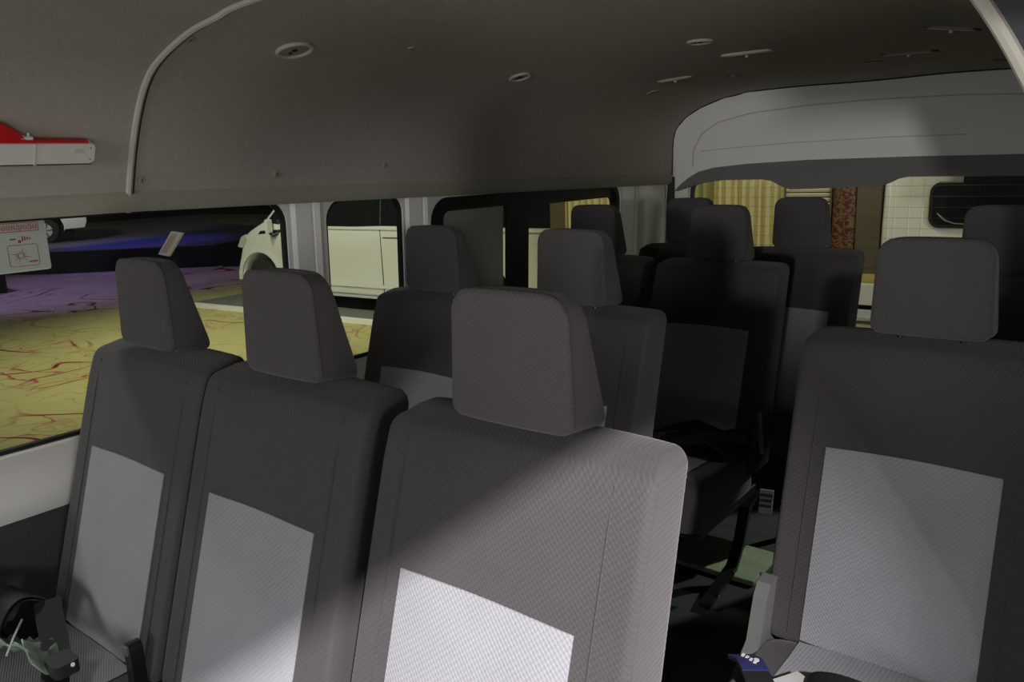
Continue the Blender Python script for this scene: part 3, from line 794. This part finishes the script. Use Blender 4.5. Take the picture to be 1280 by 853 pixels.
def belt_aisle():
    t = tag(empty('seat_belt', (-.385, 1.268, 1.074)), 'seat belt with navy tag and looped webbing on the right-hand seat cushion', 'seat belt')
    mb = MB(); mb.ribbon([(-.115, -.005, .020), (-.09, -.02, .028), (-.06, -.055, .022), (-.03, -.11, .012)], (.8, .55, 0), .048, .0013); w = mb.build('webbing', M_strap, t, True)
    mb = MB(); mb.ribbon([(-.118, .0, .0215), (-.095, -.015, .030), (-.075, -.036, .0275)], (.8, .55, 0), .046, .0016); n = mb.build('woven_tag', M_navy, w, True); n['label'] = 'navy blue woven tag with white print'
    mb = MB()
    for k in range(4): mb.box(-.112+k*.009, -.107+k*.009, -.012-.004*k, -.004-.004*k, .0285+.001*k, .0305+.001*k)
    mb.tube([(-.082, -.015, .033), (-.082, -.015, .0345)], .005, 10); mb.each('tag_print', M_tagw, w)
    mb = MB(); mb.prism([(-.055, -.04), (-.02, .02), (.035, -.005), (.01, -.07)], 2, .010, .016); q = mb.build('paper_label', M_label, t); q['label'] = 'blank pale label'
    # metal latch plate and loop
    mb = MB(); mb.prism(rrect(.035, .10, -.05, -.01, .008, 3), 2, .012, .018); mb.build('latch_plate', M_chrome, t)
    pts = []
    for k in range(20):
        a = math.pi*k/19; pts.append((.075-.075*math.cos(a), -.01*math.sin(a), .010+.036*math.sin(a)))
    mb = MB(); mb.ribbon(pts, (0, 1, .2), .030, .0013); mb.build('webbing_loop', M_strap, t, True)
    mb = MB(); mb.ribbon([(.03, -.02, .03), (.08, -.03, .045), (.14, -.04, .03), (.17, -.06, .01)], (0, 1, .1), .03, .0013); mb.build('webbing_loop', M_strap, t, True)
belt_aisle()
t = tag(empty('seat_belt', (-1.05, 2.27, 1.092)), 'black seat belt lying folded on the third row aisle seat cushion', 'seat belt')
mb = MB(); mb.ribbon([(-.16, .04, .012), (-.08, .06, .035), (.0, .03, .03), (.06, -.02, .04), (.12, -.03, .02), (.15, -.06, .0)], (.2, 1, 0), .12, .002); mb.build('webbing', M_strap, t, True)
mb = MB(); mb.ribbon([(-.12, -.05, .012), (.0, -.06, .03), (.08, .0, .045), (.14, .03, .03)], (.1, 1, .1), .10, .002); mb.build('webbing', M_strap, t, True)
mb = MB(); mb.prism(rrect(.10, .15, -.02, .02, .01, 3), 2, .035, .055); mb.build('buckle', M_plast, t)
# paper tag hanging beside the third row aisle seat
mb = MB(); mb.add([(-.875, 2.335, .955), (-.835, 2.345, .955), (-.845, 2.36, .865), (-.885, 2.35, .865), (-.875, 2.332, .955), (-.835, 2.342, .955), (-.845, 2.357, .865), (-.885, 2.347, .865)], [(0, 1, 2, 3), (7, 6, 5, 4), (0, 1, 5, 4), (1, 2, 6, 5), (2, 3, 7, 6), (3, 0, 4, 7)])
tg = tag(mb.build('paper_tag', M_cover), 'small white paper tag with pale bars hanging beside the aisle seat', 'tag')
mb = MB()
for k in range(3): mb.add([(-.873-.003*k, 2.330+.004*k, .94-.02*k), (-.838-.003*k, 2.3395+.004*k, .94-.02*k), (-.840-.003*k, 2.342+.004*k, .93-.02*k), (-.875-.003*k, 2.3325+.004*k, .93-.02*k)], [(0, 1, 2, 3)])
mb.each('printed_bar', M_gplast, tg)
# ------------------------------------------------------------ the hall outside
v = [(-40, -12, 0), (14, -12, 0), (14, 30, 0), (-40, 30, 0)]
gd = struct(obj('floor', v, [(0, 1, 2, 3)], M_carpet), 'patterned hall carpet with red swirls'); gd.name = 'floor.001'
mb = MB(); mb.box(-40, -39.8, -12, 30, 0, 8); mb.box(-40, 14, 24, 24.2, 0, 8); struct(mb.build('wall_far', M_hallw), 'black drapes around the hall')

# low grey display plate under the parked van
t = tag(empty('display_platform', (-7.9, 6.95, 0)), 'low grey display platform with a white lit edge under the parked van', 'platform')
def lp(pts): return [(x+7.9, y-6.95) for x, y in pts]
mb = MB(); mb.prism(lp([(-11.75, 6.62), (-7.9, 6.98), (-5.0, 7.24), (-5.0, 11.0), (-11.75, 11.0)]), 2, .0, .05); mb.build('deck', M_plate, t)
mb = MB(); mb.prism(lp([(-11.77, 6.52), (-7.9, 6.88), (-5.0, 7.14), (-5.0, 7.24), (-7.9, 6.98), (-11.77, 6.62)]), 2, .0, .058); mb.build('white_edge', M_edge, t)

# black stage with grey deck behind
t = tag(empty('stage', (-18, 9.5, 0)), 'long black stage block with a purple-lit deck behind the carpet', 'stage')
STG = [(-27, 3.6), (-19.0, 7.35), (-16.3, 9.9), (-17.8, 13.3), (-27, 15.5)]
def ls(pts): return [(x+18, y-9.5) for x, y in pts]
mb = MB(); mb.prism(ls(STG), 2, 0, .48); mb.build('block', M_stage, t)
mb = MB(); mb.prism(ls(STG), 2, .48, .50); mb.build('deck', M_deck, t)
mb = MB(); mb.prism([(-16.15, 9.95), (-15.6, 10.2), (-16.2, 11.4), (-16.7, 11.1)], 2, 0, .13); tag(mb.build('stage_step', M_stage), 'small black step at the right end of the stage', 'step')
mb = MB(); mb.box(-19, -16.55, 4.2, 5.75, 0, .62, .02); tag(mb.build('black_box', M_stage), 'black box standing before the stage, under the window sticker', 'box')

# leaning white information board
t = tag(empty('info_board', (-12.65, 6.95, 0)), 'white leaning information board on a stand, seen above a headrest', 'board')
mb = MB(); mb.prism([(-.50, .72), (-.16, .70), (.36, 1.10), (.02, 1.12)], 1, -.02, .02); mb.build('board', M_edge, t)
mb = MB(); mb.add([(-.40, -.022, .76), (-.2, -.022, .75), (.24, -.022, 1.08), (.05, -.022, 1.09)], [(0, 1, 2, 3)]); mb.build('print', M_spink, t)
mb = MB(); mb.tube([(-.1, .04, .9), (-.1, .06, .0)], .02, 8); mb.tube([(-.1, .06, .01), (-.1, .06, .03)], .18, 16); mb.build('stand', M_stage, t)

def wheel(parent, x, y, z, r, out):
    t = MB(); n = 28
    t.tube([(x, y+out*(-.09), z), (x, y+out*.0, z), (x, y+out*.09, z), (x, y+out*.10, z)], [r*.98, r, r*.98, r*.9], n); w = t.build('wheel', M_tyre, parent, True)
    t = MB(); t.tube([(x, y+out*.095, z), (x, y+out*.106, z)], r*.56, n); q = t.build('hubcap', M_rim, w)
    t = MB()
    for k in range(6):
        a = 2*math.pi*k/6; t.tube([(x+r*.2*math.cos(a), y+out*.10, z+r*.2*math.sin(a)), (x+r*.58*math.cos(a), y+out*.112, z+r*.58*math.sin(a))], .02, 6)
    t.each('spoke', M_chrome, w)
def arc(cx, cz, r, a0, a1, n=10): return [(cx+r*math.cos(math.radians(a0+(a1-a0)*k/n)), cz+r*math.sin(math.radians(a0+(a1-a0)*k/n))) for k in range(n+1)]
def taper(y, z, Wd, belt=1.2, slope=.13):
    s = 1 if y > 0 else -1
    return y-s*max(0, z-belt)*slope
def body(mb, outline, Wd, r=.05, belt=1.2, slope=.13):
    """car body from a side outline (x,z) with rounded shoulders: inset caps"""
    n = len(outline); cx = sum(p[0] for p in outline)/n; cz = sum(p[1] for p in outline)/n
    bm = bmesh.new(); va = [bm.verts.new((p[0], -Wd/2, p[1])) for p in outline]; fa = bm.faces.new(va)
    res = bmesh.ops.extrude_face_region(bm, geom=[fa]); 
    for g_ in res['geom']:
        if isinstance(g_, bmesh.types.BMVert): g_.co.y += Wd
    bm.normal_update()
    ed = [e for e in bm.edges if abs(e.verts[0].co.y-e.verts[1].co.y) < 1e-6]
    bmesh.ops.bevel(bm, geom=ed, offset=r, segments=3, affect='EDGES', profile=.5, clamp_overlap=True)
    for zc in (belt, belt+.001): bmesh.ops.bisect_plane(bm, geom=bm.verts[:]+bm.edges[:]+bm.faces[:], plane_co=(0, 0, zc), plane_no=(0, 0, 1))
    for v in bm.verts: v.co.y = taper(v.co.y, v.co.z, Wd, belt, slope)
    mb.bm(bm)
def panel(poly, Wd, belt, slope, off, th=.004):
    """thin panel lying on the side facing -y"""
    mb = MB(); n = len(poly); v = []
    for o_ in (off+th, off-.004):
        v += [(x, taper(-Wd/2, z, Wd, belt, slope)-o_, z) for x, z in poly]
    f = [tuple(range(n)), tuple(range(n, 2*n))[::-1]]+[(k, (k+1) % n, n+(k+1) % n, n+k) for k in range(n)]
    return mb.add(v, f)
def both(fnc, parent, name, m):
    a = fnc(); a.build(name, m, parent); b = fnc(); b.v = [(x, -y, z) for x, y, z in b.v]; return b.build(name, m, parent)

def parked_van():
    th = math.radians(4.5); Wd = 1.95
    t = empty('parked_van', (-8.18-math.sin(th)*Wd/2, 7.37+math.cos(th)*Wd/2, 0.0), th)
    tag(t, 'white parked van seen through the side windows, nose to the left', 'van')
    ol = [(-2.93, .26), (-2.95, .45), (-2.93, .62), (-2.85, .80), (-2.80, .92), (-2.73, 1.04), (-2.60, 1.12), (-2.28, 1.26), (-1.88, 1.60), (-1.55, 1.90), (-1.35, 2.02), (-1.0, 2.10), (0, 2.14), (1.6, 2.14), (2.75, 2.10), (2.92, 1.9), (2.98, 1.2), (3.0, .6), (2.98, .30)]
    ol += [(2.25, .26)]+arc(1.75, .34, .42, -8, 188, 12)+[(1.30, .24), (-1.98, .24)]+arc(-2.42, .36, .42, -12, 192, 12)
    ol = [(x, z+.03) for x, z in ol]
    mb = MB(); body(mb, ol, Wd, .05); b = mb.build('body', M_cvan, t, True)
    S1 = dict(Wd=Wd, belt=1.2, slope=.13)
    def pan(poly, off=.0): return lambda: panel(poly, Wd, 1.2, .13, off)
    both(pan([(-2.40, 1.10), (-2.10, 1.36), (-1.84, 1.60), (-1.78, 1.62), (-1.62, 1.18), (-1.75, 1.14)]), t, 'quarter_window', M_dglass)
    both(pan([(-1.72, 1.64), (-1.48, 1.86), (-1.30, 1.92), (.098, 1.96), (.098, 1.25), (-.9, 1.22), (-1.55, 1.20)]), t, 'door_window', M_dglass)
    both(pan([(.104, 1.25), (.104, 1.96), (2.82, 1.94), (2.92, 1.3), (2.9, 1.25)]), t, 'side_window', M_dglass)
    for x in (.10, -1.74, 1.3):
        both(pan([(x-.007, .32), (x+.007, .32), (x+.0, 1.23), (x-.012, 1.23)], .001), t, 'door_gap', M_seam)
    both(pan([(.14, 1.085), (.62, 1.085), (.62, 1.10), (.14, 1.10)], .001), t, 'door_handle', M_seam)
    # pressed ribs
    both(pan([(-1.6, 1.20), (2.93, 1.20), (2.93, 1.235), (-1.6, 1.235)], .012), t, 'belt_moulding', M_cvan)
    both(pan([(-1.9, .40), (1.2, .40), (1.2, .45), (-1.9, .45)], .014), t, 'lower_moulding', M_cvan)
    both(pan([(-1.95, .25), (1.28, .25), (1.28, .285), (-1.95, .285)], .010), t, 'side_skirt', M_label)
    both(lambda: panel(arc(-2.42, .39, .52, 0, 180, 14)+arc(-2.42, .39, .44, 180, 0, 14), Wd, 1.2, .13, .012), t, 'arch_lip', M_cvan)
    mb = MB(); mb.box(-2.2, 2.7, -.85, .85, .06, .27); mb.build('underbody', M_stage, t)
    for x in (-2.42, 1.75):
        for s in (-1, 1): wheel(t, x, s*.86, .39, .33, s)
    # head lamps and mirrors
    for s in (-1, 1):
        mb = MB(); mb.prism([(-2.90, .90), (-2.80, 1.05), (-2.70, 1.09), (-2.68, 1.0), (-2.80, .88)], 1, *sorted((s*.80, s*.985))); mb.build('headlamp', M_lens, t)
        mb = MB(); mb.prism(rrect(-2.08, -2.02, 1.12, 1.33, .028, 4), 1, *sorted((s*1.01, s*1.10))); mr = mb.build('wing_mirror', M_cvan, t)
        mb = MB(); mb.tube([(-1.9, s*.93, 1.14), (-2.03, s*1.02, 1.09), (-2.05, s*1.05, 1.14)], .025, 8); mb.build('mirror_arm', M_plast, mr)
    mb = MB(); mb.add([(-2.25, -.80, 1.30), (-2.25, .80, 1.30), (-1.45, .72, 1.985), (-1.45, -.72, 1.985)], [(0, 1, 2, 3)]); v2 = [(x-.03, y, z+.03) for x, y, z in mb.v]; mb.v = v2; mb.build('windscreen', M_dglass, t)
    return t
parked_van()

def stage_car(loc, rz, label):
    Wd = 1.8; t = tag(empty('stage_car', loc, rz), label, 'car', 'light cars standing in the dark hall')
    ol = [(2.28, .34), (2.34, .50), (2.33, .72), (2.28, .98), (2.20, 1.10), (2.05, 1.14), (1.55, 1.45), (.6, 1.62), (-.4, 1.58), (-1.1, 1.12), (-2.0, .98), (-2.25, .78), (-2.30, .40), (-2.25, .26), (-1.85, .26)]+arc(-1.40, .34, .42, 190, -10, 10)[0:]+[(-.95, .24), (.92, .24)]+arc(1.38, .36, .44, 190, -12, 10)+[(1.84, .32)]
    mb = MB(); body(mb, ol, Wd, .06, .95, .3); mb.build('body', M_cvan, t, True)
    both(lambda: panel([(-.9, 1.10), (-.3, 1.48), (.6, 1.52), (1.4, 1.38), (1.75, 1.14)], Wd, .95, .3, 0), t, 'side_window', M_dglass)
    both(lambda: panel([(1.95, .98), (2.2, .98), (2.2, 1.08), (2.0, 1.10)], Wd, .95, .3, .012), t, 'tail_lamp', M_tail)
    both(lambda: panel(arc(1.38, .36, .50, 0, 180, 12)+arc(1.38, .36, .45, 180, 0, 12), Wd, .95, .3, .01), t, 'arch_lip', M_cvan)
    mb = MB(); mb.box(-2, 2, -.8, .8, .14, .30); mb.build('underbody', M_stage, t)
    for x in (-1.40, 1.38):
        for s in (-1, 1): wheel(t, x, s*.80, .32, .32, s)
    return t
a = stage_car((-22.75, 7.55, .50), math.radians(66), 'light car on the stage at far left, wheel and red tail lamp showing')

# ------------------------------------------------------------ scenery behind the rear window
def fluted(x0, x1, y, z0, z1, pitch, amp, name, m, parent=None):
    n = int((x1-x0)/pitch*8); v = []; f = []
    for i in range(n+1):
        x = x0+(x1-x0)*i/n; ph = (x-x0)/pitch*2*math.pi; yy = y+amp*math.sin(ph)+amp*.4*math.sin(ph*.37+1)
        v += [(x, yy, z0), (x, yy, z1), (x, yy+.01, z1), (x, yy+.01, z0)]
    for i in range(n):
        a = i*4
        for k in range(4): f.append((a+k, a+(k+1) % 4, a+4+(k+1) % 4, a+4+k))
    f += [(0, 1, 2, 3), (n*4, n*4+1, n*4+2, n*4+3)]
    return obj(name, v, f, m, parent, True)
t = tag(empty('curtain', (-3.5, 8, 0)), 'tall yellow pleated curtain behind the rear window', 'curtain')
c = fluted(-.10, .66, 0, .05, 3.4, .085, .026, 'panel', M_curt, t)
c = fluted(-.62, -.02, .08, .05, 3.4, .10, .022, 'panel', mat('olive_curtain_cloth', (.34, .33, .14), .85), t)
t = tag(empty('curtain', (-4.5, 7.1, 0)), 'yellow pleated curtain seen through the sliding window end', 'curtain')
mb = MB(); mb.box(-.55, -.38, -.03, .03, 0, 3.4); mb.build('brown_border', M_brown, t)
fluted(-.38, .45, 0, .05, 3.4, .08, .02, 'panel', M_curt, t)
t = tag(empty('slatted_screen', (-2.60, 7.98, 0)), 'cream slatted screen beside the yellow curtain', 'screen')
for k in range(48):
    if k == 0:
        mb = MB(); mb.box(-.23, .215, -.015, .015, -.0145, .0145, .004); first = mb.build('slat', M_slat, t); first.location = (0, 0, .65); first.rotation_euler = (math.radians(25), 0, 0)
    else:
        c2 = first.copy(); COL.objects.link(c2); c2.parent = t; c2.location = (0, 0, .65+k*.045)
mb = MB(); mb.box(-.24, -.225, -.03, .03, 0, 3); mb.box(.205, .22, -.03, .03, 0, 3); mb.box(-.23, .21, .03, .05, 0, 3); mb.build('frame', M_brown, t)
mb = MB(); mb.prism(rrect(-2.37, -2.16, 7.92, 8.06, .05, 5), 2, 0, 3.4); tag(mb.build('fabric_column', M_damask, None, True), 'red and gold damask column next to the slatted screen', 'column')
mb = MB(); mb.box(-2.15, -1.94, 7.95, 8.05, 0, 3.4); tag(mb.build('brown_panel', M_brown), 'plain brown wall panel between damask column and white van', 'panel')
def rear_van():
    t = tag(empty('delivery_van', (-.6, 8.8, 0)), 'white van behind the rear window with a dark rounded window', 'van')
    # its flank faces us
    ol = rrect(-1.33, 2.6, .32, 2.45, (.06, .06, .2, .12), 5)
    mb = MB(); body(mb, ol, 1.7, .05, 1.3, .05); mb.build('body', M_white, t, True)
    Y = -.85
    mb = MB()
    for x in (-1.27, -1.22, -1.10, -.99): mb.tube([(x, Y+.0, .5), (x, Y+.0, 1.3), (x, Y+.05, 2.2)], .006, 8)
    mb.each('pressed_rib', M_white, t, True)
    for z in (1.08, 1.2): mb = MB(); mb.box(-.99, 2.2, Y-.008, Y+.02, z, z+.012); mb.build('moulding', M_white, t)
    o = rrect(-.93, -.14, 1.30, 1.70, .09, 6, 4); i = rrect(-.905, -.165, 1.325, 1.675, .07, 6, 4); n = len(o)
    mb = MB(); v = []
    for yy in (Y-.03, Y+.03): v += [(x, yy, z) for x, z in o]+[(x, yy, z) for x, z in i]
    f = []
    for k in range(n):
        j = (k+1) % n; f += [(k, j, n+j, n+k), (2*n+k, 2*n+j, 3*n+j, 3*n+k), (k, j, 2*n+j, 2*n+k), (n+k, n+j, 3*n+j, 3*n+k)]
    mb.add(v, f); w = mb.build('window_frame', M_rubber, t)
    mb = MB(); mb.prism(i, 1, Y-.012, Y+.02); mb.build('pane', M_dglass, w)
    mb = MB(); mb.tube([(x, Y-.032, z) for x, z in [(-.86, 1.43), (-.80, 1.37), (-.72, 1.345), (-.5, 1.335), (-.3, 1.335)]], .009, 8); mb.build('bright_rim', M_chrome, w, True)
    mb = MB(); mb.tube([(-.86, Y-.033, 1.699), (-.35, Y-.033, 1.701)], .006, 8); mb.build('bright_rim', M_chrome, w, True)
    for x in (-.6, 1.9):
        for s in (-1, 1): wheel(t, x, s*.75, .35, .34, s)
rear_van()
t = tag(empty('white_cabinet', (-2.0, 7.3, 0)), 'low white cabinet with a red mark and silver rail seen right of the last seat', 'cabinet')
mb = MB(); mb.box(-.30, .35, -.15, .15, .0, .66, .01); mb.build('silver_base', mat('silver_paint', (.62, .66, .64), .35, .3), t)
mb = MB(); mb.box(-.30, .35, -.16, .15, .70, .885, .01); tp = mb.build('body', M_door, t)
mb = MB(); mb.box(-.29, .34, -.13, .14, .655, .705); mb.build('dark_gap', M_stage, t)
mb = MB(); mb.tube([(.02, -.158, .80), (.02, -.166, .80)], .014, 10); mb.build('red_mark', M_sred, tp)
mb = MB(); mb.tube([(-.3, -.17, .55), (.35, -.17, .55)], .045, 12); mb.build('rail', M_chrome, t, True)
mb = MB(); mb.box(-.30, .35, -.10, .15, .885, .93, .01); mb.build('gold_top', mat('gold_cloth', (.45, .33, .08), .7), t)
mb = MB(); mb.box(-1.22, -.2, 7.55, 7.75, 1.60, 2.4, .03); tag(mb.build('black_speaker', M_stage), 'black hanging box above the white van window at the right', 'box')
